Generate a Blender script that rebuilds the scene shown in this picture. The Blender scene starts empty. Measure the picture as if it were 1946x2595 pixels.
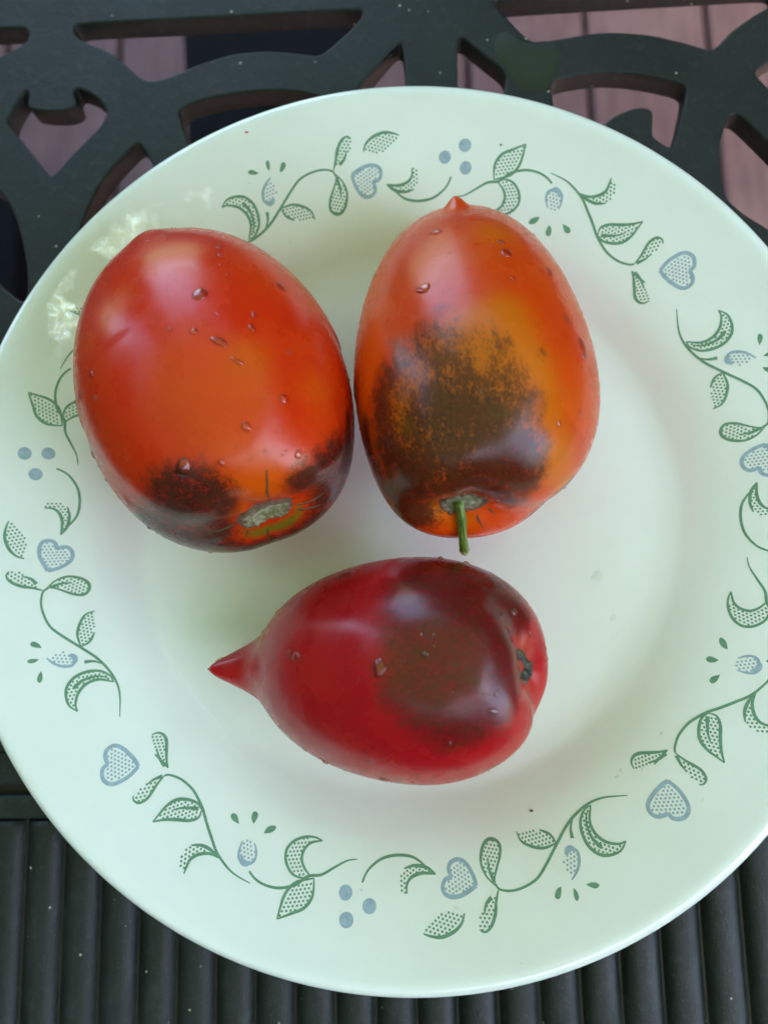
import bpy, bmesh, math, random
import numpy as np
from mathutils import Vector, Matrix, noise as mnoise
R_ = math.radians
scene = bpy.context.scene
COL = scene.collection

# ------------------------------------------------------------ camera
cam_data = bpy.data.cameras.new('camera')
cam_data.sensor_fit = 'VERTICAL'; cam_data.sensor_height = 36.0
cam_data.lens = 1950 / 2595 * 36.0
cam_data.clip_start = 0.01; cam_data.clip_end = 200
cam = bpy.data.objects.new('camera', cam_data); COL.objects.link(cam)
cam.location = (0.00546, -0.03615, 0.24157)
cam.rotation_euler = (0.15011, 0.05146, -0.02147)
cam_data.dof.use_dof = True; cam_data.dof.focus_distance = 0.208; cam_data.dof.aperture_fstop = 8.5
scene.camera = cam

# ------------------------------------------------------------ daylight
SUN_ELEV, SUN_AZ = R_(79), R_(125)          # azimuth clockwise from +Y
world = bpy.data.worlds.new('World'); scene.world = world; world.use_nodes = True
wn = world.node_tree.nodes; wl = world.node_tree.links
sky = wn.new('ShaderNodeTexSky'); sky.sky_type = 'NISHITA'; sky.sun_disc = False
sky.sun_elevation = SUN_ELEV; sky.sun_rotation = SUN_AZ; sky.dust_density = 3.2; sky.air_density = .9; sky.ozone_density = .8
wl.new(sky.outputs['Color'], wn['Background'].inputs['Color']); wn['Background'].inputs['Strength'].default_value = 0.15
sun_data = bpy.data.lights.new('sun', 'SUN'); sun_data.energy = 3.5; sun_data.angle = R_(0.5); sun_data.color = (1, .96, .9)
sun = bpy.data.objects.new('sun', sun_data); COL.objects.link(sun)
sd = Vector((math.sin(SUN_AZ)*math.cos(SUN_ELEV), math.cos(SUN_AZ)*math.cos(SUN_ELEV), math.sin(SUN_ELEV)))
sun.rotation_euler = sd.to_track_quat('Z', 'Y').to_euler(); sun.location = sd*5
vs = scene.view_settings
vs.view_transform = 'Standard'; vs.look = 'None'; vs.exposure = 3.55; vs.gamma = 1.0; vs.use_curve_mapping = False

# ------------------------------------------------------------ helpers
def link(name, me, parent=None, mat=None):
    o = bpy.data.objects.new(name, me); COL.objects.link(o)
    if parent is not None: o.parent = parent
    if mat is not None: me.materials.append(mat)
    return o
def mesh(name, v, f, smooth=True):
    me = bpy.data.meshes.new(name); me.from_pydata([tuple(map(float, p)) for p in v], [], [tuple(map(int, q)) for q in f]); me.update()
    if smooth: me.polygons.foreach_set('use_smooth', [True]*len(me.polygons))
    return me
def tag(o, label=None, cat=None, group=None, kind=None):
    if label: o['label'] = label
    if cat: o['category'] = cat
    if group: o['group'] = group
    if kind: o['kind'] = kind
    return o
class NT:
    def __init__(s, name):
        s.m = bpy.data.materials.new(name); s.m.use_nodes = True; s.t = s.m.node_tree; s.n = s.t.nodes; s.l = s.t.links
        s.b = s.n['Principled BSDF']; s.out = s.n['Material Output']
    def new(s, typ, **kw):
        n = s.n.new(typ)
        for k, v in kw.items():
            if hasattr(n, k) and k not in n.inputs.keys(): setattr(n, k, v)
            else: n.inputs[k].default_value = v
        return n
    def link(s, a, b): s.l.new(a, b)
    def coords(s, scale=(1, 1, 1), kind='Object'):
        c = s.new('ShaderNodeTexCoord'); m = s.new('ShaderNodeMapping'); m.inputs['Scale'].default_value = scale
        s.link(c.outputs[kind], m.inputs['Vector']); return m.outputs['Vector']
    def world(s):
        return s.new('ShaderNodeNewGeometry').outputs['Position']
    def noise(s, vec, scale, detail=3, rough=.55):
        n = s.new('ShaderNodeTexNoise'); n.inputs['Scale'].default_value = scale; n.inputs['Detail'].default_value = detail
        n.inputs['Roughness'].default_value = rough; s.link(vec, n.inputs['Vector']); return n.outputs['Fac']
    def math(s, op, a, b=None, c=None, clamp=False):
        n = s.new('ShaderNodeMath'); n.operation = op; n.use_clamp = clamp
        for i, v in enumerate((a, b, c)):
            if v is None: continue
            if isinstance(v, (int, float)): n.inputs[i].default_value = v
            else: s.link(v, n.inputs[i])
        return n.outputs[0]
    def smooth(s, v, lo, hi, a=0., b=1.):
        n = s.new('ShaderNodeMapRange'); n.interpolation_type = 'SMOOTHSTEP'
        for k, x in (('From Min', lo), ('From Max', hi), ('To Min', a), ('To Max', b)): n.inputs[k].default_value = x
        s.link(v, n.inputs['Value']); return n.outputs['Result']
    def mix(s, fac, a, b):
        n = s.new('ShaderNodeMix'); n.data_type = 'RGBA'
        if isinstance(fac, (int, float)): n.inputs['Factor'].default_value = fac
        else: s.link(fac, n.inputs['Factor'])
        for k, v in ((6, a), (7, b)):
            if isinstance(v, tuple): n.inputs[k].default_value = (*v, 1)
            else: s.link(v, n.inputs[k])
        return n.outputs[2]
    def attr(s, name):
        n = s.new('ShaderNodeAttribute'); n.attribute_name = name; return n.outputs['Fac']
    def bump(s, h, strength, dist, normal=None):
        n = s.new('ShaderNodeBump'); n.inputs['Strength'].default_value = strength; n.inputs['Distance'].default_value = dist
        s.link(h, n.inputs['Height'])
        if normal is not None: s.link(normal, n.inputs['Normal'])
        return n.outputs['Normal']
    def set(s, **kw):
        for k, v in kw.items():
            k = k.replace('_', ' ')
            if isinstance(v, (int, float)): s.b.inputs[k].default_value = v
            elif isinstance(v, tuple): s.b.inputs[k].default_value = (*v, 1) if len(v) == 3 and s.b.inputs[k].type == 'RGBA' else v
            else: s.link(v, s.b.inputs[k])
        return s.m

# ------------------------------------------------------------ measured data
HOLES = [
   [(-152.7,182.1),(-141.4,181.8),(-131.9,181.4),(-130.5,179.2),(-130.9,176.0),(-135.8,173.0),(-140.8,170.5),(-145.9,168.8),(-152.8,169.2)],
   [(-113.8,180.5),(-111.7,181.7),(-73.0,181.0),(-11.6,180.8),(-10.1,179.6),(-10.4,177.3),(-13.8,173.4),(-19.6,167.8),(-25.4,163.2),(-32.0,164.7),(-43.6,166.6),(-56.0,166.2),(-68.5,162.7),(-76.8,159.1),(-85.1,157.2),(-89.3,158.8),(-95.4,165.3),(-100.6,169.8),(-106.7,173.0),(-111.5,175.2),(-113.5,177.6)],
   [(-136.8,144.1),(-134.6,149.9),(-130.5,156.5),(-129.3,155.0),(-129.7,150.0),(-127.7,148.6),(-123.4,147.6),(-116.7,147.3),(-112.7,148.4),(-111.6,150.3),(-112.9,154.0),(-112.2,156.3),(-106.0,153.2),(-100.2,146.9),(-103.0,140.8),(-107.8,135.7),(-113.4,129.8),(-116.6,125.5),(-119.6,122.6),(-121.5,124.5),(-127.8,132.4),(-134.1,140.8)],
   [(-155.0,124.1),(-143.1,120.8),(-137.9,117.9),(-134.3,113.3),(-131.0,106.2),(-128.5,97.4),(-126.7,88.8),(-126.0,80.3),(-127.2,76.2),(-130.8,78.8),(-140.3,86.9),(-153.7,103.0)],
   [(-108.3,103.3),(-105.7,110.9),(-101.5,119.9),(-95.9,127.0),(-89.9,133.3),(-88.2,133.0),(-84.4,126.4),(-80.9,116.6),(-79.7,99.3),(-95.5,87.3),(-109.3,88.0)],
   [(-75.3,145.9),(-64.2,149.3),(-51.8,150.8),(-39.4,150.9),(-28.8,149.0),(-21.5,144.9),(-21.6,136.1),(-31.4,127.0),(-63.8,119.2),(-67.1,124.6),(-71.4,133.6),(-73.5,139.1)],
   [(-12.3,150.0),(-7.6,155.0),(1.5,166.1),(3.6,166.0),(4.5,156.1),(4.1,136.7),(-11.2,137.6)],
   [(22.9,166.9),(24.5,167.7),(31.1,160.9),(39.6,152.6),(37.9,144.9),(36.9,136.2),(22.2,137.0)],
   [(36.0,180.6),(37.6,181.0),(69.9,181.1),(117.7,181.0),(131.9,180.9),(133.3,179.0),(132.1,174.5),(129.4,172.0),(124.6,169.5),(116.2,163.8),(111.0,158.1),(108.6,157.0),(100.3,160.5),(88.8,164.4),(77.0,166.1),(69.0,166.1),(57.8,164.6),(49.3,163.6),(45.1,167.7),(39.8,174.9),(36.3,179.2)],
   [(54.0,146.4),(55.3,148.7),(60.1,150.2),(70.5,151.1),(79.9,150.3),(89.9,147.9),(96.8,145.6),(99.7,143.8),(98.5,137.8),(96.3,130.1),(93.8,122.4),(91.8,121.8),(89.7,123.6),(86.8,126.4),(87.8,133.2),(87.5,135.8),(85.2,137.0),(81.3,136.9),(75.7,134.8),(71.6,132.0),(66.6,125.8),(55.9,129.9)],
   [(112.7,132.2),(115.8,133.0),(122.0,125.2),(130.8,113.7),(134.4,96.9),(124.6,88.4),(121.8,91.0),(114.8,96.2),(109.3,102.3),(108.3,110.7),(108.8,120.9),(111.3,129.2)],
   [(123.2,148.5),(127.5,151.5),(135.8,156.5),(142.1,150.8),(136.2,137.2),(129.4,138.5),(126.5,141.7),(123.2,146.3)],
   [(-136.9,-62.2),(-124.9,-64.5),(-118.8,-68.0),(-118.6,-70.6),(-127.5,-70.2),(-136.4,-70.0)],
]
PRINT = [
   ('heart',[(4.6,106.5),(2.6,106.1),(-0.8,106.2),(-4.2,107.0),(-5.7,108.4),(-5.7,110.2),(-4.8,111.3),(-3.1,112.0),(-2.0,112.1),(-2.1,113.7),(-1.0,114.9),(0.6,115.6),(2.2,115.3),(3.5,114.3),(4.4,112.2),(4.9,109.5),(4.6,106.5)],(8,),None),
   ('leaf',[(10.9,101.7),(8.3,101.6),(4.9,101.7),(2.3,101.3),(0.5,100.5),(-0.4,99.2),(0.2,97.8),(1.8,97.0),(4.0,97.3),(6.4,98.9),(9.0,100.7),(10.9,101.7)],(),[(0,2,0.4),(5,11,0.6)]),
   ('rib',[(3.9,100.4),(6.6,101.5),(9.8,101.9)],(),None),
   ('stem',[(11.8,103.5),(13.1,102.5),(16.6,101.5),(21.1,101.6),(24.7,102.7),(27.5,104.0),(30.3,105.9),(34.1,108.4),(37.0,110.4),(40.0,111.8),(44.1,113.1),(49.4,113.5)],(),None),
   ('leaf',[(11.8,103.5),(9.8,105.8),(9.0,108.1),(9.0,110.6),(9.4,112.4),(10.3,113.1),(11.9,112.7),(12.7,110.8),(12.5,108.8),(11.9,106.1),(11.8,103.5)],(),[(4,10,0.55)]),
   ('rib',[(9.9,108.1),(10.3,106.2),(11.4,104.1)],(),None),
   ('leaf',[(27.1,104.1),(24.6,103.5),(21.4,104.5),(19.1,106.3),(18.2,109.0),(18.2,111.3),(18.2,113.7),(20.3,111.5),(23.1,109.6),(26.2,107.9),(27.7,106.1),(27.1,104.1)],(6,),[(0,11,0.6)]),
   ('rib',[(20.4,108.4),(22.5,106.4),(26.2,104.4)],(),None),
   ('leaf',[(38.8,111.5),(35.6,110.9),(32.7,111.2),(30.4,112.5),(29.3,114.6),(29.7,117.1),(31.2,118.5),(32.9,118.9),(32.5,117.2),(32.3,115.3),(33.5,113.3),(35.9,111.8),(38.8,111.5)],(7,),[(0,3,0.6),(7,12,0.6)]),
   ('bud',[(42.9,103.0),(42.4,105.3),(42.8,107.8),(43.9,109.5),(46.1,109.8),(47.8,108.5),(47.5,106.4),(45.8,104.5),(42.9,103.0)],(),[(1,7,0.55)]),
   ('drop',[(39.1,102.2),(36.9,102.2),(35.6,101.6),(35.7,100.7),(36.9,100.5),(37.9,101.1),(39.1,102.2)],(),None),
   ('drop',[(43.0,100.5),(41.6,99.6),(41.1,98.3),(41.7,97.6),(42.8,97.9),(43.2,98.9),(43.0,100.5)],(),None),
   ('drop',[(47.1,101.5),(47.2,100.1),(48.1,99.1),(49.4,98.7),(50.0,99.2),(49.2,100.5),(47.1,101.5)],(),None),
   ('stem',[(47.8,111.0),(49.9,112.0),(52.7,112.5),(56.3,112.2),(59.5,111.0),(61.5,109.7),(63.8,107.3),(67.3,106.2),(70.5,103.9),(73.9,101.7),(77.0,100.9)],(),None),
   ('leaf',[(64.5,107.2),(62.3,108.1),(59.7,108.0),(57.6,106.8),(56.0,104.9),(55.5,102.6),(56.8,100.3),(59.6,98.6),(62.6,98.0),(65.2,98.3),(62.1,99.4),(60.6,101.2),(60.5,103.6),(62.0,105.6),(64.5,107.2)],(9,),[(0,14,0.55)]),
   ('leaf',[(65.5,107.4),(66.1,109.4),(66.3,111.9),(65.0,114.6),(62.2,116.6),(59.1,118.8),(59.0,115.7),(59.0,113.5),(59.7,111.2),(61.4,109.2),(65.5,107.4)],(5,),[(0,10,0.55)]),
   ('spot',[(75.1,109.1)],(),None),
   ('spot',[(82.0,111.4)],(),None),
   ('spot',[(76.4,115.2)],(),None),
   ('stem',[(79.3,106.2),(80.7,103.0),(84.3,100.2),(88.9,99.1),(93.6,99.4),(96.8,101.0),(98.6,102.6),(100.6,103.7)],(),None),
   ('leaf',[(100.6,103.7),(98.0,102.0),(94.2,101.5),(91.3,102.2),(89.7,104.5),(90.1,106.8),(91.6,109.0),(93.5,110.7),(92.2,108.0),(92.1,106.0),(93.5,104.2),(96.6,103.3),(100.6,103.7)],(7,),[(0,3,0.6),(8,12,0.6)]),
   ('heart',[(112.0,107.7),(111.7,105.4),(110.5,102.4),(108.6,100.7),(106.3,100.6),(104.6,101.7),(104.4,103.5),(105.1,104.8),(103.0,105.1),(101.9,106.8),(102.3,108.6),(104.2,109.6),(106.9,109.6),(109.4,108.8),(112.0,107.7)],(7,),None),
   ('leaf',[(96.2,117.1),(97.7,114.8),(100.7,112.8),(104.2,112.1),(107.2,113.3),(106.2,115.4),(104.0,117.1),(100.7,118.1),(97.8,117.7),(96.2,117.1)],(4,),[(4,9,0.6)]),
   ('leaf',[(116.9,108.5),(115.0,105.9),(114.3,102.7),(115.5,99.5),(117.5,97.8),(119.6,97.8),(121.1,99.3),(120.4,101.8),(118.5,104.5),(117.1,106.8),(116.9,108.5)],(),[(0,10,0.6)]),
   ('rib',[(116.6,101.8),(116.2,104.6),(116.8,107.2)],(),None),
   ('leaf',[(117.3,109.6),(115.0,110.4),(112.1,112.4),(110.3,115.0),(110.4,117.4),(111.4,118.2),(113.2,117.4),(115.0,114.8),(116.0,112.1),(117.3,109.6)],(),[(4,9,0.6)]),
   ('rib',[(112.3,114.3),(113.3,112.1),(115.1,110.9)],(),None),
   ('stem',[(117.0,108.1),(117.7,109.5),(120.7,110.5),(124.3,110.5),(128.4,109.6),(131.9,107.5),(135.0,105.4),(138.3,103.3),(142.6,101.0),(147.4,99.6),(152.4,99.2),(157.1,100.2),(162.6,102.9)],(),None),
   ('leaf',[(137.2,103.7),(136.7,101.3),(134.3,99.3),(130.7,98.0),(127.4,97.7),(127.8,100.2),(130.0,102.1),(133.3,103.6),(137.2,103.7)],(4,),[(0,2,0.5),(4,8,0.55)]),
   ('rib',[(144.8,100.5),(143.1,102.0),(142.1,104.3)],(),None),
   ('bud',[(136.8,112.8),(136.1,110.1),(136.9,107.7),(138.6,106.2),(140.6,106.3),(141.6,107.6),(140.8,109.7),(139.1,111.5),(136.8,112.8)],(),[(3,8,0.55)]),
   ('drop',[(133.6,113.2),(132.4,113.4),(131.3,114.3),(131.1,115.3),(132.0,115.6),(132.9,114.6),(133.6,113.2)],(),None),
   ('drop',[(136.4,114.6),(135.7,115.9),(135.5,117.1),(135.9,117.6),(136.6,117.0),(136.8,115.8),(136.4,114.6)],(),None),
   ('drop',[(139.6,115.1),(140.9,115.2),(142.1,115.7),(142.6,116.5),(141.7,116.9),(140.7,116.4),(139.6,115.1)],(),None),
   ('leaf',[(151.9,99.8),(149.5,99.9),(146.8,101.6),(145.3,104.4),(145.1,107.7),(146.5,110.5),(148.9,111.9),(151.9,112.3),(154.5,111.1),(152.5,110.8),(149.8,108.8),(148.5,105.9),(149.1,102.7),(151.9,99.8)],(8,),[(0,13,0.6)]),
   ('rib',[(149.8,100.7),(147.9,102.7),(147.1,106.4),(148.0,109.4)],(),None),
]
PIG = {
'left':{
  'dark': [(-37.7,9.4,20.1,6.4,1),(-38.6,13.4,16.2,7.4,1),(-37.8,16.6,13.3,6.9,1),(-41.1,6.8,14.6,5.4,1),(-40.1,8.6,16.7,7.4,1),(-40.9,10.8,9.1,5.4,0.8),(-33.3,16.7,20.3,4.5,0.5),(-34.3,13.6,21.6,4.0,0.5),(-35.1,-24.8,7.6,5.0,0.8),(-26.5,-30.4,4.2,3.0,1),(-39.1,-20.4,8.2,5.9,1),(-41.8,-14.4,9.1,5.0,1),(-41.1,-14.2,12.8,4.5,0.7),(-34.5,-24.8,-4.0,6.4,1),(-37.7,-21.2,-0.5,6.4,1),(-30.5,-27.9,-0.6,4.5,1),(-33.9,23.8,5.5,7.4,1),(-38.6,19.9,0.4,7.4,1),(-41.3,13.1,-0.4,6.4,1),(-41.6,13.1,-6.9,5.0,1),(-41.6,4.5,-13.5,3.5,1),(-40.9,-7.6,-16.5,4.0,1),(-40.4,-16.7,-6.2,5.0,1),(-41.0,-0.4,-16.3,3.0,0.8),(-40.6,9.3,1.9,3.0,0.7),(-41.7,6.9,-12.6,4.0,0.9),(-40.2,-0.1,-18.2,4.0,0.9),(-42.0,-7.3,-12.9,4.0,0.9),(-29.3,28.4,1.5,5.4,0.9),(-33.6,25.4,-4.5,5.9,1),(-37.9,19.9,-8.3,5.4,1),(-40.2,12.3,-13.6,5.0,1),(-40.5,5.2,-16.7,4.5,0.9),(-41.7,-3.4,-15.1,4.5,0.9),(-41.6,-12.8,-11.2,4.5,0.9),(-38.8,-19.9,-8.5,5.0,0.9),(-32.5,-26.0,-8.8,4.5,0.9),(-23.3,-31.1,-6.9,3.0,0.8)],
  'orange': [(-17.8,-14.9,30.6,5.0,0.8),(-20.8,6.0,32.1,9.9,0.25),(-21.3,-5.2,32.6,9.9,0.2),(-25.5,-14.4,28.1,6.4,0.45),(-35.7,-0.7,25.0,9.9,0.4),(-42.0,-4.6,14.7,7.4,1),(9.2,10.0,34.1,5.0,0.6),(-24.6,-26.3,18.3,5.0,0.6),(-38.7,-8.9,20.6,3.5,1),(-41.5,4.2,8.8,3.0,1),(6.9,20.5,29.1,4.0,0.5),(-39.9,-14.3,15.6,4.0,0.7)],
  'olive': [(-41.2,1.2,-8.8,3.0,1),(-41.8,-4.6,-9.0,2.5,1),(-41.2,5.0,-2.7,2.5,1),(-40.0,6.1,2.3,2.0,0.6),(-41.3,-8.9,-5.1,2.5,0.8),(-41.4,1.5,-13.1,2.0,1)],
},
'right':{
  'dark': [(-3.8,20.7,24.3,4.4,0.5),(-12.7,21.4,22.7,5.7,0.75),(-18.4,24.7,17.4,5.7,1),(-11.3,25.5,18.3,4.0,0.6),(-26.0,24.4,14.0,6.6,1),(-33.0,21.0,13.4,6.6,1),(-6.3,12.6,29.1,4.0,0.65),(0.4,9.4,30.4,2.2,0.55),(5.3,8.9,30.5,1.5,0.4),(-13.7,10.8,28.8,5.7,0.55),(-21.9,11.5,26.5,7.0,0.85),(-29.1,10.7,23.7,7.9,1),(-35.4,10.6,19.0,7.9,1),(-25.3,17.2,22.2,4.0,0.6),(-27.2,2.7,26.2,7.5,0.9),(-32.1,-0.6,22.8,7.5,1),(-36.1,-4.2,17.6,7.0,1),(-37.9,-7.6,11.1,4.8,1),(-34.3,-8.4,17.9,4.8,1),(-37.4,3.5,17.1,7.9,1),(-12.2,-4.4,30.8,2.6,0.6),(-16.5,-6.2,29.6,3.5,0.4),(-22.3,-5.2,27.8,5.7,0.55),(-13.7,-13.3,28.1,2.2,0.6),(-25.3,-10.1,24.9,3.5,0.6),(14.3,20.8,23.1,2.2,0.45),(7.4,22.0,23.0,2.6,0.4),(-37.7,17.4,10.1,5.3,1),(-34.4,22.5,5.4,4.0,1),(-7.3,-11.7,29.9,1.8,0.5),(-36.4,19.8,-0.9,3.5,0.7),(-32.3,-19.0,-4.0,3.5,0.8),(-33.6,-15.7,-6.3,2.6,0.8),(-38.6,-4.9,2.1,4.4,0.85),(-38.5,-0.6,7.0,5.3,0.9),(-37.9,3.4,8.3,4.0,0.8),(-35.8,13.2,1.3,4.0,0.8),(-38.8,7.6,12.8,4.4,1),(-32.8,-12.5,-15.1,2.6,0.7),(-30.3,-21.5,-3.3,2.2,0.7),(-15.8,29.6,7.5,4.0,0.9),(-18.9,29.9,2.6,4.0,1),(-25.5,28.0,2.3,4.0,1),(-29.4,26.6,0.0,4.0,1),(-34.0,23.4,0.9,4.4,1),(-36.6,19.8,-1.3,4.0,1),(-35.6,22.3,-7.2,4.0,0.8),(-38.1,16.7,-4.3,3.5,0.8),(-38.5,13.3,-6.5,2.6,0.5),(-32.3,-19.0,-4.0,4.4,0.9),(-31.5,-15.3,-12.5,4.0,0.9),(-33.1,-12.0,-15.1,3.5,0.8),(-28.6,-23.2,-2.7,2.2,0.6),(-11.3,16.2,26.7,5.3,0.5),(-8.3,6.7,30.7,5.3,0.45),(-16.1,3.3,30.0,5.3,0.5),(-9.8,-1.2,31.4,4.0,0.35),(-1.3,12.6,29.3,3.5,0.3),(-1.3,5.8,31.3,4.0,0.3)],
  'orange': [(-18.4,9.5,28.2,11.4,0.8),(-25.7,-1.2,26.8,11.4,0.8),(-24.9,17.9,21.9,7.0,0.7),(-32.5,11.0,21.4,8.8,0.6),(-5.3,-5.2,31.6,6.6,1),(-16.5,-8.9,28.9,5.7,1),(-21.9,-11.1,26.2,4.4,1),(-12.2,-0.6,31.0,6.2,1),(-21.0,17.6,23.5,4.4,1),(-26.1,19.0,20.4,3.5,1),(-32.2,-16.1,13.3,4.8,0.9),(-34.0,-18.1,2.9,4.0,0.9),(-34.6,-15.1,10.0,4.4,0.9),(25.6,-7.4,28.5,6.6,0.6),(-15.6,5.5,29.8,6.6,1),(-22.8,7.9,27.3,6.6,1),(-9.3,4.0,31.1,5.3,0.8),(-28.0,-12.8,21.6,5.3,0.8),(-14.2,14.9,26.9,4.8,0.8),(-21.5,-21.3,18.3,3.5,0.3),(-37.4,7.2,-6.8,4.4,0.6),(-36.3,13.2,-1.4,3.1,1)],
  'olive': [(-26.1,19.0,20.4,2.6,1),(-24.9,20.1,20.1,2.6,1),(-13.7,4.5,30.4,3.1,0.6),(-20.2,15.8,24.9,2.6,0.6),(-28.4,-1.0,25.4,3.5,0.7),(-27.6,-4.7,25.3,3.1,0.5),(-29.5,13.8,22.1,2.2,0.5),(-32.3,-19.0,-4.0,3.1,1),(-31.4,-15.8,-11.7,2.6,1),(-38.9,11.6,10.6,2.6,0.6),(-30.3,-21.5,-3.3,2.2,1),(-38.6,8.3,10.3,2.6,0.6)],
},
'front':{
  'dark': [(-11.0,-21.4,16.5,6.3,0.75),(-18.3,-20.6,12.3,6.9,0.85),(-23.9,-17.8,9.6,5.7,1),(-28.3,-13.8,5.2,5.7,1),(-14.3,-14.3,22.4,7.6,0.6),(-20.9,-14.0,18.7,7.6,0.8),(-15.4,-8.1,24.8,8.2,0.6),(-22.3,-6.4,21.8,9.4,1),(-27.6,-4.9,17.7,7.6,1),(-30.0,0.2,15.0,6.3,1),(-20.0,0.7,23.8,9.4,1),(-26.1,4.1,19.2,8.2,1),(-28.5,8.3,15.0,5.7,1),(-19.3,7.8,22.7,7.6,0.8),(-15.4,1.5,25.7,6.3,0.6),(-7.2,4.5,27.3,4.4,0.3),(-11.6,9.7,24.8,6.3,0.5),(-22.6,12.5,18.3,6.3,0.75),(-16.9,16.2,19.1,5.7,0.4),(-29.1,-7.4,14.3,5.0,1),(-29.8,-9.8,1.8,2.5,0.6),(-1.3,-26.3,10.3,3.8,0.3),(-7.2,-15.9,23.4,5.7,0.3),(-9.2,-18.6,20.7,6.3,0.4),(-8.3,-25.3,10.8,6.9,0.7),(-18.1,-23.8,5.4,6.9,0.9),(-26.3,-18.3,3.9,6.3,0.9),(-30.4,-12.5,-0.0,3.8,0.8),(-23.3,-21.1,3.5,6.9,0.9),(-17.9,-14.4,20.5,6.9,0.6),(-12.4,-9.5,25.4,6.3,0.5),(-10.4,0.4,27.2,7.6,0.35),(-30.9,-4.7,11.0,2.5,0.9),(-31.3,4.5,10.6,2.5,0.6)],
  'orange': [(-10.4,-2.5,27.2,3.8,0.6),(-13.5,-4.4,26.3,3.8,0.4),(-28.5,-1.2,-0.0,4.7,0.8),(-29.4,3.2,2.4,4.4,0.7),(-29.2,-4.4,-0.1,3.8,0.6)],
  'olive': [(-22.3,-2.4,22.5,6.9,0.5),(-24.7,2.8,20.6,5.0,0.5)],
},
}
DROPS = {
'left': [(1.54,1.84,2.08),(1.71,2.139,1.09),(1.795,2.094,1.09),(1.759,1.72,1.19),(1.698,1.586,0.79),(1.686,1.9,0.49),(1.856,1.855,2.23),(1.989,1.93,1.49),(2.232,2.199,1.29),(1.941,2.319,0.69),(2.365,1.84,1.24),(2.426,1.182,2.48),(2.523,1.511,1.09),(2.547,1.945,0.69),(2.571,1.78,0.49),(2.571,2.139,0.99),(2.584,2.304,1.24),(2.462,1.705,0.4),(1.613,0.898,0.99),(1.48,0.389,0.69),(1.577,0.613,1.49),(1.747,0.194,0.99),(1.771,0.194,0.89),(2.183,0.269,1.68),(1.904,0.105,0.69),(1.819,0.15,0.4),(1.177,2.109,0.89),(1.261,2.079,0.69),(1.346,2.05,0.59),(0.91,1.601,0.69),(1.371,1.376,0.59),(0.691,1.87,0.69),(1.468,2.453,1.49),(1.577,1.526,0.3),(2.293,-0.075,0.79),(2.293,0.06,0.4),(2.353,0.03,0.35),(2.353,-0.105,0.4),(2.62,-0.539,0.69),(1.832,-3.067,0.59),(1.941,2.334,0.4),(1.747,0.853,0.89),(0.788,1.137,0.4),(1.431,2.064,0.49),(1.953,2.468,0.35),(1.71,1.361,0.3),(1.528,1.212,0.3),(1.007,2.483,0.59),(1.116,2.528,0.4),(2.39,-0.18,0.35),(1.759,1.526,0.25),(1.807,2.663,0.3)],
'right': [(1.431,1.167,1.98),(1.043,1.302,1.76),(1.249,1.406,0.53),(1.456,1.855,0.88),(1.286,1.855,1.98),(1.201,1.84,1.1),(1.334,2.229,1.67),(1.613,2.289,1.32),(1.735,2.468,2.2),(1.807,2.468,1.23),(2.305,2.319,0.88),(1.941,2.648,0.44),(1.334,0.464,0.44),(2.171,1.541,0.62),(2.402,1.825,0.7),(2.462,1.451,0.44),(1.492,2.723,0.26),(1.989,3.112,0.35),(2.171,2.558,0.88),(2.256,1.99,0.44),(1.892,0.434,0.44),(2.05,2.917,0.31),(1.832,2.708,0.31),(1.237,1.75,0.79),(0.91,2.424,0.62),(1.48,1.765,0.31),(1.819,1.077,0.31),(2.462,-2.962,0.62),(1.189,1.302,0.26),(1.468,0.329,0.31),(1.54,0.344,0.26)],
'front': [(1.298,2.588,2.14),(1.856,3.052,1.26),(2.014,-3.067,0.95),(1.747,1.616,2.39),(1.14,1.72,1.76),(1.067,1.75,1.13),(1.613,1.78,0.76),(1.735,1.855,0.76),(1.832,1.87,0.44),(2.038,1.9,0.63),(2.074,1.735,0.76),(2.123,1.915,0.44),(2.584,1.257,0.88),(2.487,1.287,0.57),(2.523,1.047,1.51),(2.208,1.212,0.57),(2.329,1.227,0.5),(2.559,0.449,0.82),(2.717,2.887,1.07),(2.086,0.464,0.88),(1.771,0.524,1.01),(1.468,0.389,1.26),(1.516,0.733,1.26),(1.819,0.359,0.63),(1.771,0.374,0.44),(1.904,0.239,0.38),(1.067,0.434,1.13),(0.995,1.017,0.5),(0.898,0.913,0.38),(0.509,1.406,0.63),(0.133,2.334,0.69),(0.049,2.663,1.39),(0.085,1.735,0.44),(0.655,2.453,0.82),(0.388,2.409,0.76),(0.364,0.778,0.38),(2.644,2.528,0.88),(2.753,-2.902,0.63),(2.875,-1.975,0.76),(2.923,-2.887,1.13),(2.85,-0.838,0.38),(1.662,2.169,0.38),(1.625,2.064,0.32),(1.407,2.693,0.38),(1.589,1.526,0.38),(2.135,0.868,0.57),(2.729,-1.661,0.5),(0.873,0.494,0.32),(2.911,0.09,0.32),(1.225,0.479,0.32),(2.365,2.753,0.63),(1.371,2.304,0.32),(2.935,-2.349,0.38),(2.911,-1.092,0.44),(3.02,-1.376,0.38),(2.826,2.468,0.57)],
}
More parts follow.
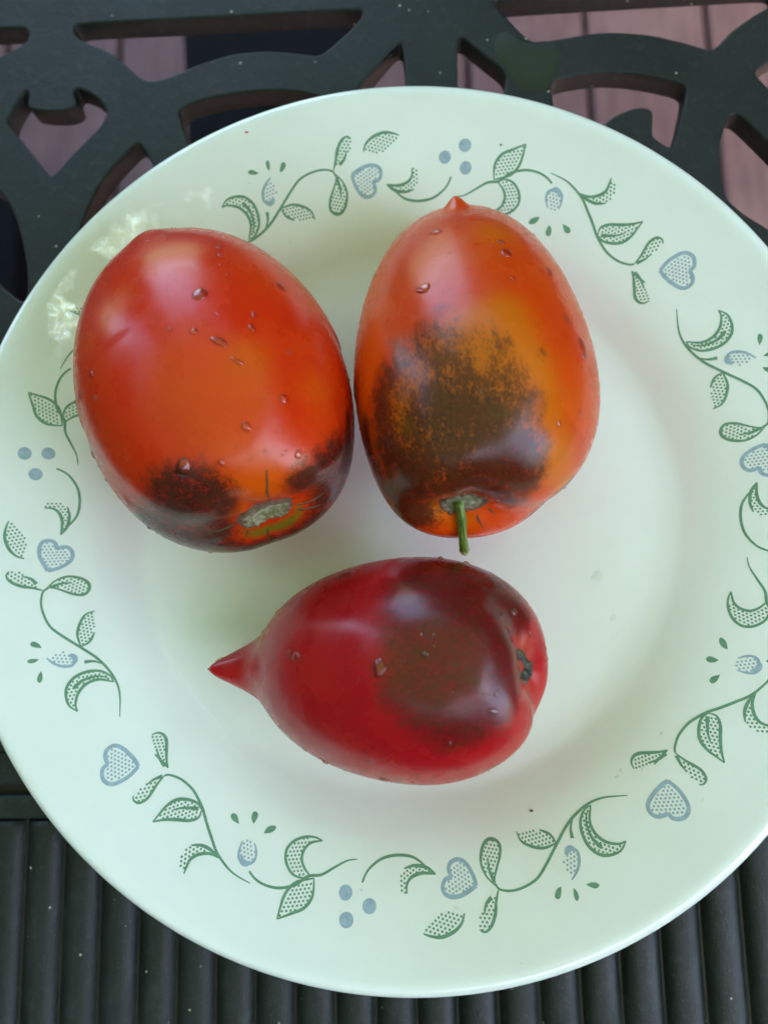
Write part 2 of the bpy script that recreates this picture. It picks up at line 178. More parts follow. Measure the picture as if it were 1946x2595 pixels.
CRACKS = {
'left': [[(2.669,1.915),(2.729,1.9),(2.802,1.885),(2.911,1.87),(3.105,2.02)],[(2.85,0.12),(2.923,0.09),(2.996,0.09),(3.032,0.224)],[(2.996,-1.287),(2.935,-1.302),(2.85,-1.316),(2.705,-1.331)],[(3.02,-0.509),(2.996,-0.568),(2.96,-0.643)],[(3.008,-2.738),(2.935,-2.768),(2.85,-2.842),(2.753,-2.932)],[(2.996,-2.573),(2.923,-2.618),(2.814,-2.678)]],
'right': [[(3.032,-2.079),(2.996,-2.005),(2.935,-1.975),(2.899,-1.975)],[(3.008,-2.498),(2.96,-2.424),(2.923,-2.379)],[(2.911,-2.693),(2.875,-2.872)]],
'front': [[(3.069,-1.331),(3.02,-1.272),(3.008,-1.406)],[(3.057,-1.825),(2.984,-1.556)]],
}
FILM_A = [(-0.1075, 0.0692), (-0.1026, 0.0766), (-0.0955, 0.0841), (-0.0882, 0.0907), (-0.0765, 0.0964), (-0.0632, 0.1013), (-0.0558, 0.1041), (-0.0543, 0.0977), (-0.066, 0.092), (-0.0748, 0.0862), (-0.0805, 0.0802), (-0.0891, 0.0714), (-0.0959, 0.0565), (-0.1013, 0.0448), (-0.1072, 0.045), (-0.1077, 0.057)]
FILM_B = [(0.0585, -0.0781), (0.0689, -0.0733), (0.0789, -0.0747), (0.0834, -0.0809), (0.0799, -0.0929), (0.0641, -0.1047), (0.0449, -0.1152), (0.0261, -0.1175), (0.0326, -0.1117), (0.0494, -0.1023), (0.0564, -0.0903)]
PLATE_DROPS = [(0.0587, -0.0215, 0.0028), (0.057, -0.0222, 0.0016), (0.0626, -0.0343, 0.0018), (0.0627, -0.0394, 0.0022), (0.0584, -0.0786, 0.0012), (0.0596, -0.077, 0.0008), (0.0652, -0.0766, 0.0008), (0.0793, -0.0837, 0.001), (0.0751, -0.0872, 0.0007), (0.0804, -0.0678, 0.0008), (0.0716, -0.067, 0.0009), (0.0119, -0.1112, 0.0014), (-0.0139, -0.107, 0.0008), (-0.0197, -0.1117, 0.0005), (-0.0427, 0.0953, 0.001), (-0.0404, 0.092, 0.0009), (-0.0457, 0.1041, 0.0008), (-0.0339, 0.0878, 0.0008), (0.0255, -0.1287, 0.0006), (0.0282, -0.123, 0.0006)]
STALK_END = (0.0166, -0.0163, 0.04)
STAIN = [(0.0362, 0.1665), (0.0387, 0.1686), (0.0419, 0.1679), (0.045, 0.1655), (0.0485, 0.1635), (0.0529, 0.164), (0.0565, 0.1629), (0.0585, 0.1601), (0.0583, 0.1561), (0.0559, 0.1527), (0.0549, 0.1483), (0.0519, 0.1451), (0.0472, 0.1447), (0.0433, 0.1468), (0.0411, 0.15), (0.0403, 0.1541), (0.0366, 0.1579), (0.0355, 0.1625)]

TOM = {
 'left': dict(pole=(0,-.0022,.0006), q=(-0.0497, 0.029, 1.9486, -0.2672, 0.0494, 0.0451, 0.0362, 0.93, 0.7605), cav=.13, cs=.30, V=None,
      gr=[(74,.35,16),(18,.6,20),(-176,.9,22),(-79,.2,14)], bumps=[((.0384,.000,.0235),.0013,.0050)], squash=.0,
      lobes=[(2,.012,.6),(3,.010,1.9)]),
 'right': dict(pole=(0,.0068,0), q=(0.021, 0.0288, 1.6266, -0.3501, 0.0582, 0.0418, 0.0323, 0.9, 0.7328), cav=.16, cs=.30, V=None,
      gr=[(8,.8,24),(-152,.8,24),(100,.1,20)], bumps=[((.0439,.0007,.0220),.0032,.0026)], squash=.0,
      lobes=[(2,.012,.2),(3,.012,.9),(5,.006,2.)]),
 'front': dict(q=(0.0032, -0.0459, 3.1505, -0.5005, 0.0449, 0.0342, 0.0286, 0.7438, 0.8469), cav=.17, cs=.29, V=(.0165,0,.012),
      gr=[(151,.8,26),(-36,.8,26)], bumps=[], squash=.0,
      lobes=[(2,.01,.5),(3,.012,.1)]),
}
NIP_R=np.array([0,1.2,3.0,4.3,5.6,7.5,10,12.5,16])/1000; NIP_H=np.array([1,.95,.82,.70,.57,.39,.20,.08,0])
def t_of_rho(rho,w,k): return np.arcsin(np.clip(rho/w,0,1)**(1/k))
def local(T,t,f):
    a,b,w,kt,ks=T['q'][4:]
    tip=t<np.pi/2; s=np.clip(np.sin(t),0,1)
    rho=np.where(tip,s**kt,s**ks)*w
    wl=s**2
    k=1.0
    for n,A,ph in T['lobes']: k=k+A*wl*np.cos(n*f+ph)
    x=np.cos(t)*np.where(tip,a,b)
    sg=T['cs']*w*np.ones_like(rho); gmask=np.zeros_like(rho)
    for g,A,wd in T['gr']:
        d=(np.degrees(f)-g+180)%360-180
        e=np.exp(-(d/wd)**2); sg=sg*(1+A*e); gmask=np.maximum(gmask,np.exp(-(d/(wd*.18))**2))
    st=np.where(tip,0,1.0)
    x=x+st*T['cav']*b*np.exp(-(rho/sg)**2)
    sh=st*np.exp(-((rho-w*.75)/(w*.25))**2)
    for g,A,wd in T['gr']:
        d=(np.degrees(f)-g+180)%360-180
        k=k-.05*A*sh*np.exp(-(d/(wd*.8))**2)
    rho=rho*k
    P=np.stack([x,rho*np.cos(f),rho*np.sin(f)],-1)
    if 'pole' in T:
        g=st*np.clip(1-(rho/w)**2,0,1)**1.2
        P=P+g[...,None]*np.array(T['pole'])
    if T['V'] is not None:
        h=np.exp(-(np.sqrt(rho**2+.0013**2)/.0076)**1.6)*1.06*tip
        P=P+h[...,None]*np.array(T['V'])
    for c,h,sg2 in T['bumps']:
        c=np.array(c); d2=((P-c)**2).sum(-1); n=P/np.maximum(1e-9,np.linalg.norm(P,axis=-1,keepdims=True))
        P=P+n*(h*np.exp(-d2/sg2**2))[...,None]
    return P
def frame(T):
    hd,tl=T['q'][2:4]; ct,st=np.cos(tl),np.sin(tl); ch,sh=np.cos(hd),np.sin(hd)
    R=np.array([[ch,-sh,0],[sh,ch,0],[0,0,1]])@np.array([[ct,0,-st],[0,1,0],[st,0,ct]])
    t,f=np.meshgrid(np.linspace(0,np.pi,90),np.linspace(0,2*np.pi,120),indexing='ij')
    P=local(T,t,f)@R.T
    return R,np.array([T['q'][0],T['q'][1],0.0031-P[...,2].min()])

# ------------------------------------------------------------ materials
def mat_plate():
    N = NT('opal_glass'); v = N.coords()
    n = N.noise(v, 60, 4); wet = N.smooth(N.noise(v, 28, 3), .47, .62)
    fine = N.noise(v, 420, 4, .6)
    col = N.mix(N.smooth(n, .3, .7), (.80, .845, .785), (.82, .865, .81))
    return N.set(Base_Color=col, Roughness=N.math('MULTIPLY_ADD', wet, -.13, .20), IOR=1.5, Coat_Weight=.6, Coat_Roughness=.06,
          Subsurface_Weight=.1, Subsurface_Radius=(1., 1.05, .9), Subsurface_Scale=.003,
          Coat_Normal=N.bump(N.math('MULTIPLY', fine, wet), .5, .0006))
def mat_print(name, c):
    N = NT(name); v = N.coords(); n = N.noise(v, 500, 3)
    col = N.mix(N.smooth(n, .3, .7), tuple(x*.9 for x in c), tuple(min(1, x*1.12) for x in c))
    return N.set(Base_Color=col, Roughness=.25, Coat_Weight=.5, Coat_Roughness=.08)
def mat_table():
    N = NT('weathered_dark_green_paint'); v = N.world()
    n1 = N.noise(v, 35, 5); n2 = N.noise(v, 900, 4, .7); n3 = N.noise(v, 240, 4, .6)
    base = N.mix(N.smooth(n1, .35, .68), (.0042, .0082, .0064), (.0105, .0155, .0132))
    base = N.mix(N.smooth(n3, .52, .74, 0, .5), base, (.026, .032, .027)); base = N.mix(N.smooth(N.noise(v, 1500, 2), .6, .78, 0, .5), base, (.07, .07, .06))
    vo = N.new('ShaderNodeTexVoronoi'); vo.inputs['Scale'].default_value = 300; N.link(v, vo.inputs['Vector'])
    sel = N.new('ShaderNodeSeparateColor'); N.link(vo.outputs['Color'], sel.inputs['Color'])
    spot = N.math('MULTIPLY', N.smooth(vo.outputs['Distance'], .06, .16, 1, 0), N.smooth(sel.outputs[0], .93, .96))
    base = N.mix(spot, base, (.42, .42, .34))
    rg = N.smooth(n1, .3, .7, .46, .62)
    nb = N.bump(N.math('ADD', n2, N.math('MULTIPLY', n3, 1.5)), .35, .0004)
    return N.set(Base_Color=base, Roughness=rg, Normal=nb, Specular_IOR_Level=.36)
def mat_deck():
    N = NT('faded_red_deck_stain'); mp = N.new('ShaderNodeMapping'); mp.inputs['Scale'].default_value = (9, .7, 9); N.link(N.world(), mp.inputs['Vector']); v = mp.outputs['Vector']; n = N.noise(v, 12, 5, .65); v2 = N.world(); n2 = N.noise(v2, 6, 3)
    col = N.mix(N.smooth(n, .3, .7), (.055, .027, .026), (.088, .046, .044)); col = N.mix(N.smooth(n2, .5, .75, 0, .5), col, (.16, .10, .09))
    return N.set(Base_Color=col, Roughness=.75, Normal=N.bump(n, .4, .002))
def mat_simple(name, c, r=.6, **kw):
    N = NT(name); v = N.coords(); n = N.noise(v, 120, 4)
    col = N.mix(N.smooth(n, .3, .7), tuple(x*.8 for x in c), tuple(min(1, x*1.2) for x in c))
    return N.set(Base_Color=col, Roughness=r, **kw)
def mat_stem():
    N = NT('ribbed_green_stem'); v = N.coords((.25, 1, .25)); n = N.noise(v, 1500, 3, .6); n2 = N.noise(N.coords(), 420, 3)
    col = N.mix(N.smooth(n, .35, .65), (.07, .15, .015), (.20, .29, .06)); col = N.mix(N.smooth(n2, .52, .7, 0, .7), col, (.26, .22, .09))
    return N.set(Base_Color=col, Roughness=.5, Normal=N.bump(n, .5, .0003))
def mat_water(name='tinted_water', refr=.0, gloss=.95, tint=(1, .84, .70)):
    # droplets tinted warm, standing in for the deeper skin colour under water: mostly see-through, part refracting, with a sharp reflection that grows towards the rim
    N = NT(name); gl = N.new('ShaderNodeBsdfGlossy'); gl.inputs['Roughness'].default_value = .04
    fr = N.new('ShaderNodeFresnel'); fr.inputs['IOR'].default_value = 1.4
    tr = N.new('ShaderNodeBsdfTransparent'); tr.inputs['Color'].default_value = (*tint, 1)
    rf = N.new('ShaderNodeBsdfRefraction'); rf.inputs['IOR'].default_value = 1.2; rf.inputs['Roughness'].default_value = .02
    m1 = N.new('ShaderNodeMixShader'); m1.inputs[0].default_value = refr; N.link(tr.outputs[0], m1.inputs[1]); N.link(rf.outputs[0], m1.inputs[2])
    mx = N.new('ShaderNodeMixShader'); N.link(N.math('MULTIPLY_ADD', fr.outputs[0], gloss, .06, clamp=True), mx.inputs[0]); N.link(m1.outputs[0], mx.inputs[1]); N.link(gl.outputs[0], mx.inputs[2])
    N.link(mx.outputs[0], N.out.inputs['Surface']); N.n.remove(N.b); return N.m
def mat_film():
    # thin ripply layer of water over white glass: clear, adds only a broken glossy reflection
    N = NT('thin_water_film'); v = N.coords((1, 1, 1)); n = N.noise(v, 520, 3, .6); n2 = N.noise(v, 210, 2)
    gl = N.new('ShaderNodeBsdfGlossy'); gl.inputs['Roughness'].default_value = .13; cc = N.new('ShaderNodeCombineColor'); aa = N.math('MULTIPLY', N.attr('wet'), N.smooth(n, .42, .66, .35, 1.1)); [N.link(aa, cc.inputs[i]) for i in range(3)]; N.link(cc.outputs[0], gl.inputs['Color'])
    nb = N.bump(N.math('ADD', n, n2), 1., .0022); N.link(nb, gl.inputs['Normal'])
    tr = N.new('ShaderNodeBsdfTransparent'); ad = N.new('ShaderNodeAddShader')
    N.link(tr.outputs[0], ad.inputs[0]); N.link(gl.outputs[0], ad.inputs[1])
    N.link(ad.outputs[0], N.out.inputs['Surface']); N.n.remove(N.b); return N.m
def mat_canopy():
    N = NT('unseen_parasol_cloth'); v = N.coords(); n = N.noise(v, 300, 2)
    d = N.new('ShaderNodeBsdfDiffuse'); t = N.new('ShaderNodeBsdfTranslucent'); mx = N.new('ShaderNodeMixShader'); mx.inputs[0].default_value = .5
    c = N.mix(n, CANOPY_A, CANOPY_B); N.link(c, t.inputs['Color']); N.link(c, d.inputs['Color'])
    N.link(d.outputs[0], mx.inputs[1]); N.link(t.outputs[0], mx.inputs[2]); N.link(mx.outputs[0], N.out.inputs['Surface']); N.n.remove(N.b); return N.m
CANOPY_A, CANOPY_B = (.048, .074, .036), (.058, .086, .044)

SKIN = {  # main, variation, orange, dark, dark2, olive
 'left':  ((.66, .026, .002), (.70, .046, .002), (.69, .115, .002), (.034, .007, .008), (.085, .020, .008), (.20, .140, .008)),
 'right': ((.66, .050, .002), (.70, .078, .002), (.64, .175, .001), (.022, .006, .007), (.075, .018, .005), (.085, .050, .004)),
 'front': ((.43, .005, .010), (.50, .010, .010), (.42, .040, .006), (.034, .008, .008), (.085, .018, .008), (.050, .036, .009)),
}
def mat_skin(key):
    N = NT('tomato_skin_' + key); m, mv, og, dk, dk2, ol = SKIN[key]
    st = N.coords(({'left': .5, 'right': .42, 'front': .2}[key], 1, 1)); v = N.coords()
    big = N.noise(v, 45, 3); fine = N.noise(st, 2100, 4, .75); mid = N.noise(st, 420, 4, .7); tiny = N.noise(v, 2600, 2)
    col = N.mix(N.smooth(big, .35, .65), m, mv)
    nn = N.math('ADD', N.math('MULTIPLY', N.math('SUBTRACT', fine, .5), 1.1), N.math('MULTIPLY', N.math('SUBTRACT', mid, .5), .95))
    o = N.math('MULTIPLY_ADD', nn, .25, N.attr('orange')); col = N.mix(N.smooth(o, .05, 1.0, 0, .7), col, og)
    col = N.mix(N.smooth(tiny, .56, .75, 0, .25), col, og)
    olv = N.math('MULTIPLY_ADD', nn, .5, N.attr('olive'))
    amp = {'left': 2.2, 'right': 2.0, 'front': 1.6}[key]
    d = N.math('MULTIPLY_ADD', nn, amp, N.attr('dark'))
    dcol = N.mix(N.smooth(mid, .38, .62), dk, dk2)
    lo, hi = {'left': (.50, .95), 'right': (.50, .90), 'front': (.38, 1.3)}[key]
    soft = N.smooth(N.math('MULTIPLY_ADD', nn, .35, N.attr('dark')), .30, 1.0)
    fac = N.math('ADD', N.math('MULTIPLY', soft, .5), N.math('MULTIPLY', N.smooth(d, lo, hi), .5))
    if key == 'left': col = N.mix(N.smooth(olv, .25, .8), col, ol); col = N.mix(N.math('MULTIPLY', fac, N.smooth(N.attr('olive'), .3, .9, 1, .35)), col, dcol)
    else: dcol = N.mix(N.smooth(olv, .45, 1.15, 0, .6), dcol, ol); col = N.mix(N.math('MULTIPLY', fac, .95), col, dcol)
    col = N.mix(N.smooth(N.attr('pale'), .1, 1, 0, .6), col, (.62, .22, .13))
    # russet specks and hair-line corky cracks
    vo = N.new('ShaderNodeTexVoronoi'); vo.inputs['Scale'].default_value = 330; N.link(v, vo.inputs['Vector'])
    se = N.new('ShaderNodeSeparateColor'); N.link(vo.outputs['Color'], se.inputs['Color'])
    sp = N.math('MULTIPLY', N.smooth(vo.outputs['Distance'], .03, .13, 1, 0), N.smooth(se.outputs[0], .80, .84))
    col = N.mix(N.math('MULTIPLY', sp, .45), col, (.45, .16, .03))
    sp2 = N.math('MULTIPLY', N.smooth(vo.outputs['Distance'], .03, .10, 1, 0), N.smooth(se.outputs[1], .96, .97))
    col = N.mix(N.math('MULTIPLY', sp2, .8), col, (.05, .02, .012))
    rg = N.math('ADD', N.smooth(N.noise(v, 90, 3), .35, .7, .20, .32), N.math('MULTIPLY', fine, .05))
    nb = N.bump(N.math('ADD', N.math('MULTIPLY', N.noise(v, 2200, 3), .12), N.math('MULTIPLY', N.noise(v, 130, 3), 1.)), .25, .00035)
    return N.set(Base_Color=col, Roughness=rg, IOR=1.45, Specular_IOR_Level=.42, Coat_Weight=.04, Coat_Roughness=.08, Normal=nb,
                 Subsurface_Weight=.12, Subsurface_Radius=(1., .25, .1), Subsurface_Scale=.003)
def mat_cork(name, a, b, c):
    N = NT(name); v = N.coords(); n = N.noise(v, 420, 4, .7); n2 = N.noise(v, 900, 3, .6)
    col = N.mix(N.smooth(n, .38, .6), a, b); col = N.mix(N.smooth(n2, .52, .68), col, c)
    e = N.attr('edge'); col = N.mix(N.smooth(N.math('MULTIPLY_ADD', N.math('SUBTRACT', n2, .5), .9, e), .64, .9), col, (.14, .075, .04))
    return N.set(Base_Color=col, Roughness=.6, Normal=N.bump(n2, .6, .0005))

M = dict(plate=mat_plate(), green=mat_print('green_glaze_print', (.125, .275, .175)), blue=mat_print('blue_glaze_print', (.31, .42, .50)),
  table=mat_table(), deck=mat_deck(), water=mat_water(), plate_water=mat_water('clear_water_on_plate', 0, .22, (1, 1, 1)), film=mat_film(), canopy=mat_canopy(),
  joist=mat_simple('dark_joist_wood', (.05, .03, .03), .9), dark_shape=mat_simple('blue_black_metal', (.003, .004, .005), .9, Specular_IOR_Level=.15),
  stem=mat_stem(), cut=mat_simple('dry_cut_stem', (.40, .36, .17), .8),
  crack=mat_simple('dark_green_crack', (.07, .045, .012), .6), stain=mat_simple('algae_green_wet_paint', (.0035, .011, .004), .32),
  grime=mat_simple('dry_brown_grime', (.05, .055, .04), .8), fleck=mat_simple('red_skin_fleck', (.55, .07, .05), .5),
  crumb=mat_simple('brown_speck', (.16, .06, .02), .8), white=mat_simple('white_painted_metal', (.7, .7, .68), .4),
  dirt_slot_dark=mat_simple('grime_and_slot_dark', (.016, .016, .008), .85))  # grime on the backing, also the dark under the front slot

# ------------------------------------------------------------ deck below the table
deck = tag(link('deck', None), kind='structure'); deck.location = (0, 0, -.71)
bw, pitch = .154, .16
def box(x0, x1, y0, y1, z0, z1, bev=0):
    bm = bmesh.new(); bmesh.ops.create_cube(bm, size=1)
    for vv in bm.verts: vv.co = Vector(((x0+x1)/2+vv.co.x*(x1-x0), (y0+y1)/2+vv.co.y*(y1-y0), (z0+z1)/2+vv.co.z*(z1-z0)))
    if bev: bmesh.ops.bevel(bm, geom=bm.edges[:], offset=bev, segments=2, affect='EDGES', profile=.5)
    me = bpy.data.meshes.new('box'); bm.to_mesh(me); bm.free(); return me
bme = box(-bw/2, bw/2, -1.9, 1.9, -.028, .01, .004); bme.materials.append(M['deck'])
for k in range(-11, 12):
    b = link('board', bme, deck); b.location = (.2464+pitch/2+pitch*(k-2), random.Random(k).uniform(-.03, .03), random.Random(k+90).uniform(-.001, .001))
for y in (-1.2, -.6, 0, .6, 1.2):
    j = link('joist', box(-2., 2., y-.02, y+.02, -.15, -.029), deck, M['joist'])

# unseen lawn, and hedges added to block sky and shape the highlights
tag(link('lawn', box(-60, 60, -60, 60, -1.2, -.95), None, mat_simple('lawn_grass', (.05, .085, .025), .9)), kind='structure')
leafm = mat_simple('blocker_leaf', (.040, .065, .022), .55); corem = mat_simple('blocker_core', (.012, .018, .008), .9)
def blocker_hedge(a0, a1, r0, top, seed):
    rnd = np.random.default_rng(seed); v = []; f = []; na = max(4, int((a1-a0)/4))
    for i in range(na+1):
        a = R_(a0+(a1-a0)*i/na); e = abs(math.sin(math.pi*i/na))**.25
        for (r, z) in ((r0, -.95), (r0-.05, top*.5), (r0+.1, top*e-.1), (r0+.7, top*e-.1), (r0+.8, -.95)): v.append((r*math.sin(a), r*math.cos(a), z))
    for i in range(na): f += [(i*5+k, i*5+(k+1) % 5, i*5+5+(k+1) % 5, i*5+5+k) for k in range(5)]
    f += [tuple(range(5)), tuple(na*5+k for k in range(5))[::-1]]
    h = tag(link('sky_blocker_hedge', mesh('sky_blocker_hedge', v, f), None, corem), kind='stuff')
    n = int(130*(a1-a0)); v = []; f = []
    A = np.radians(rnd.uniform(a0-2, a1+2, n)); Z = rnd.uniform(-.9, top, n); Rr = r0-.1+rnd.normal(0, .12, n)
    for a, z, r in zip(A, Z, Rr):
        c = np.array([r*math.sin(a), r*math.cos(a), z+.12*math.sin(a*40)]); u = rnd.normal(size=3); u /= np.linalg.norm(u); w = np.cross(u, rnd.normal(size=3)); w /= np.linalg.norm(w); s = rnd.uniform(.03, .06); b = len(v)
        v += [c-u*s, c+w*s*.5, c+u*s, c-w*s*.5]; f.append((b, b+1, b+2, b+3))
    o = link('blocker_leaves', mesh('blocker_leaves', v, f, False), h, leafm); o['kind'] = 'stuff'
blocker_hedge(-5, 109, 2.5, 2.5, 1); blocker_hedge(134, 298, 2.5, 2.6, 2); blocker_hedge(308, 328, 2.5, 2.4, 3)  # gaps between these unseen blockers place the sky reflections

# ------------------------------------------------------------ patio table
table = link('patio_table', None); tag(table, 'dark green cast metal patio table with pierced scroll lattice and reeded panel', 'table')
def curve_plate(name, outer, holes, ext, bev, z, parent, mat):
    cu = bpy.data.curves.new(name, 'CURVE'); cu.dimensions = '2D'; cu.fill_mode = 'BOTH'; cu.extrude = ext; cu.bevel_depth = bev; cu.bevel_resolution = 2; cu.offset = -bev
    def sp(pts):
        s = cu.splines.new('POLY'); s.points.add(len(pts)-1)
        for i, (x, y) in enumerate(pts): s.points[i].co = (x, y, 0, 1)
        s.use_cyclic_u = True
    sp(outer)
    for h in holes: sp(h)
    tmp = bpy.data.objects.new('tmp', cu); COL.objects.link(tmp); dg = bpy.context.evaluated_depsgraph_get()
    me = bpy.data.meshes.new_from_object(tmp.evaluated_get(dg)); bpy.data.objects.remove(tmp); bpy.data.curves.remove(cu)
    me.name = name; me.materials.clear(); me.transform(Matrix.Translation((0, 0, z)))
    me.shade_smooth() if hasattr(me, 'shade_smooth') else None
    me.set_sharp_from_angle(angle=R_(35)); return link(name, me, parent, mat)
def chaikin(p, n=2, k=.2):
    for _ in range(n):
        q = []
        for i in range(len(p)):
            a, b = p[i], p[(i+1) % len(p)]
            q += [(a[0]*(1-k)+b[0]*k, a[1]*(1-k)+b[1]*k), (a[0]*k+b[0]*(1-k), a[1]*k+b[1]*(1-k))]
        p = q
    return p
holes = [chaikin([(x/1000, y/1000) for x, y in h]) for h in HOLES]
def area(p): return sum(p[i][0]*p[(i+1) % len(p)][1]-p[(i+1) % len(p)][0]*p[i][1] for i in range(len(p)))
holes = [h if area(h) < 0 else h[::-1] for h in holes]
holes = holes+[[(x+d, y) for x, y in h] for d in (-.36, .36) for h in holes]   # the scroll pattern carries on beyond the plate
TH = .0085
curve_plate('lattice', [(-.56, -.0700), (.56, -.0700), (.56, .34), (-.56, .34)], holes, TH/2-.0008, .0008, -TH/2, table, M['table'])
for (y0, y1, z1) in ((-.0815, -.0712, -.0010), (-.0918, -.0845, -.0012)):
    link('crossbar', box(-.56, .56, y0, y1, -.009, z1, .0011), table, M['table'])
link('backing_plate', box(-.56, .56, -.36, -.0702, -.012, -.0041), table, M['dirt_slot_dark'])
link('dark_slot_floor', box(-.56, .56, -.0702, -.0640, -.014, -.0095), table, M['dirt_slot_dark'])  # floor added under the slot so the opening reads dark
pr = .01195; prof = []
for i in range(13):
    u = i/12; prof.append((.0003+u*(pr-.0006), -.0042+.0030*(1-abs(2*u-1)**2.6)**.85))
v = []; f = []
ys = [-.0920, -.0926, -.094] + list(np.linspace(-.10, -.36, 8))
for j, y in enumerate(ys):
    drop = (.0016, .0005, 0)[j] if j < 3 else 0
    for (x, z) in prof: v.append((x, y, max(z-drop, -.0042)))
n = len(prof)
for j in range(len(ys)-1):
    for i in range(n-1): f.append((j*n+i, (j+1)*n+i, (j+1)*n+i+1, j*n+i+1))
f.append(tuple(range(n)))
rme = mesh('reed', v, f); rme.materials.append(M['table'])
for k in range(-36, 56):
    r = link('reed', rme, table); r.location = (-.1194+pr*k, 0, random.Random(k).uniform(-.00015, .00015))
# unidentified dark shapes glimpsed through the slots
def prism(name, poly, z0, z1, parent, mat):
    v = [(x, y, z0) for x, y in poly]+[(x, y, z1) for x, y in poly]; n = len(poly)
    f = [tuple(range(n))[::-1], tuple(range(n, 2*n))]+[(i, (i+1) % n, n+(i+1) % n, n+i) for i in range(n)]
    me = mesh(name, v, f, False); return link(name, me, parent, mat)
prism('dark_shape', [(-.222, .575), (-.214, .43), (-.150, .47), (-.062, .545), (-.045, .60)], -.60, -.45, table, M['dark_shape'])
prism('dark_shape', [(-.52, .50), (-.398, .44), (-.386, .36), (-.384, .22), (-.52, .20)], -.66, -.45, table, M['dark_shape'])
def flat_blob(name, pts, z, parent, mat, h=.00015, base=True):
    pts = chaikin(pts, 2, .25); cx = sum(p[0] for p in pts)/len(pts); cy = sum(p[1] for p in pts)/len(pts)
    v = [(cx, cy, z+h)]; n = len(pts)
    for s, hh in ((.6, h), (.93, h*.8), (1, 0)): v += [(cx+(x-cx)*s, cy+(y-cy)*s, z+hh) for x, y in pts]
    f = [(0, 1+i, 1+(i+1) % n) for i in range(n)]
    for r in range(2): f += [(1+r*n+i, 1+(r+1)*n+i, 1+(r+1)*n+(i+1) % n, 1+r*n+(i+1) % n) for i in range(n)]
    return link(name, mesh(name, v, f), parent, mat)
# lobed algae-green wet mark on the lattice
bl = STAIN
flat_blob('green_stain', bl, .00002, table, M['stain'])

# ------------------------------------------------------------ plate
PR = [(0, 3), (60, 3.0), (74, 3.05), (79, 3.5), (84, 4.9), (89, 7.8), (95, 11.3), (102, 14.6), (110, 17.7), (118, 20.6), (123, 22.7), (125.5, 23.8), (127.5, 24.7), (129, 25.0)]
_r = np.array([a for a, b in PR]); _z = np.array([b for a, b in PR])
_rr = np.linspace(0, 129, 600); _zz = np.interp(_rr, _r, _z)
_k = np.exp(-(np.arange(-16, 17)/8.)**2); _k /= _k.sum(); _zs = np.convolve(np.pad(_zz, 16, mode='edge'), _k, 'valid'); _zs[-12:] = _zz[-12:]
def zr(r): return float(np.interp(r*1000, _rr, _zs))/1000
prof = [(float(r), zr(float(r))) for r in np.r_[0, np.linspace(10, 70, 7), np.linspace(73, 129, 46)]/1000]
prof += [(.1299, .02492), (.1306, .0246), (.1312, .0241), (.1317, .0234), (.1320, .0226), (.1321, .0217), (.1318, .0209), (.1308, .0204), (.1290, .0202), (.1270, .0200)]
prof += [(r, zr(r)-.0030-.0006*(r > .11)) for r in (.121, .115, .105, .095, .088, .084, .079)] + [(.074, .0002), (.05, .0003), (.0, .0003)]
NS = 288; v = []; f = []
for (r, z) in prof:
    for s in range(NS):
        a = 2*math.pi*s/NS; v.append((r*math.cos(a), r*math.sin(a), z))
for j in range(len(prof)-1):
    for s in range(NS): f.append((j*NS+s, (j+1)*NS+s, (j+1)*NS+(s+1) % NS, j*NS+(s+1) % NS))
pm = mesh('glass_body', v, f); bm = bmesh.new(); bm.from_mesh(pm); bmesh.ops.remove_doubles(bm, verts=bm.verts, dist=1e-6); bmesh.ops.recalc_face_normals(bm, faces=bm.faces); bm.to_mesh(pm); bm.free()
plate = link('dinner_plate', None); tag(plate, 'white glass dinner plate printed with green vines and blue hearts around the rim', 'plate')
link('glass_body', pm, plate, M['plate'])

# printed border: one quarter given as (arc mm at r=110, radius mm), set four times round the rim
LIFT = .00007
def cat(pts, step=.5, closed=False):
    out = []; n = len(pts)
    for i in range(n-1):
        p0 = pts[max(i-1, 0)]; p1 = pts[i]; p2 = pts[i+1]; p3 = pts[min(i+2, n-1)]
        L = math.dist(p1, p2); m = max(2, int(L/step))
        for k in range(m):
            t = k/m
            out.append(tuple(.5*((2*b)+(-a+c)*t+(2*a-5*b+4*c-d)*t*t+(-a+3*b-3*c+d)*t**3) for a, b, c, d in zip(p0, p1, p2, p3)))
    out.append(tuple(pts[-1])); return out
def split(pts, corners):
    idx = [0]+[c for c in corners]+[len(pts)-1]; return [pts[idx[i]:idx[i+1]+1] for i in range(len(idx)-1)]
def outline(pts, corners):
    o = []
    for seg in split(pts, corners): o += cat(seg)[:-1] if len(o) >= 0 else []
    return o+[tuple(pts[-1])]
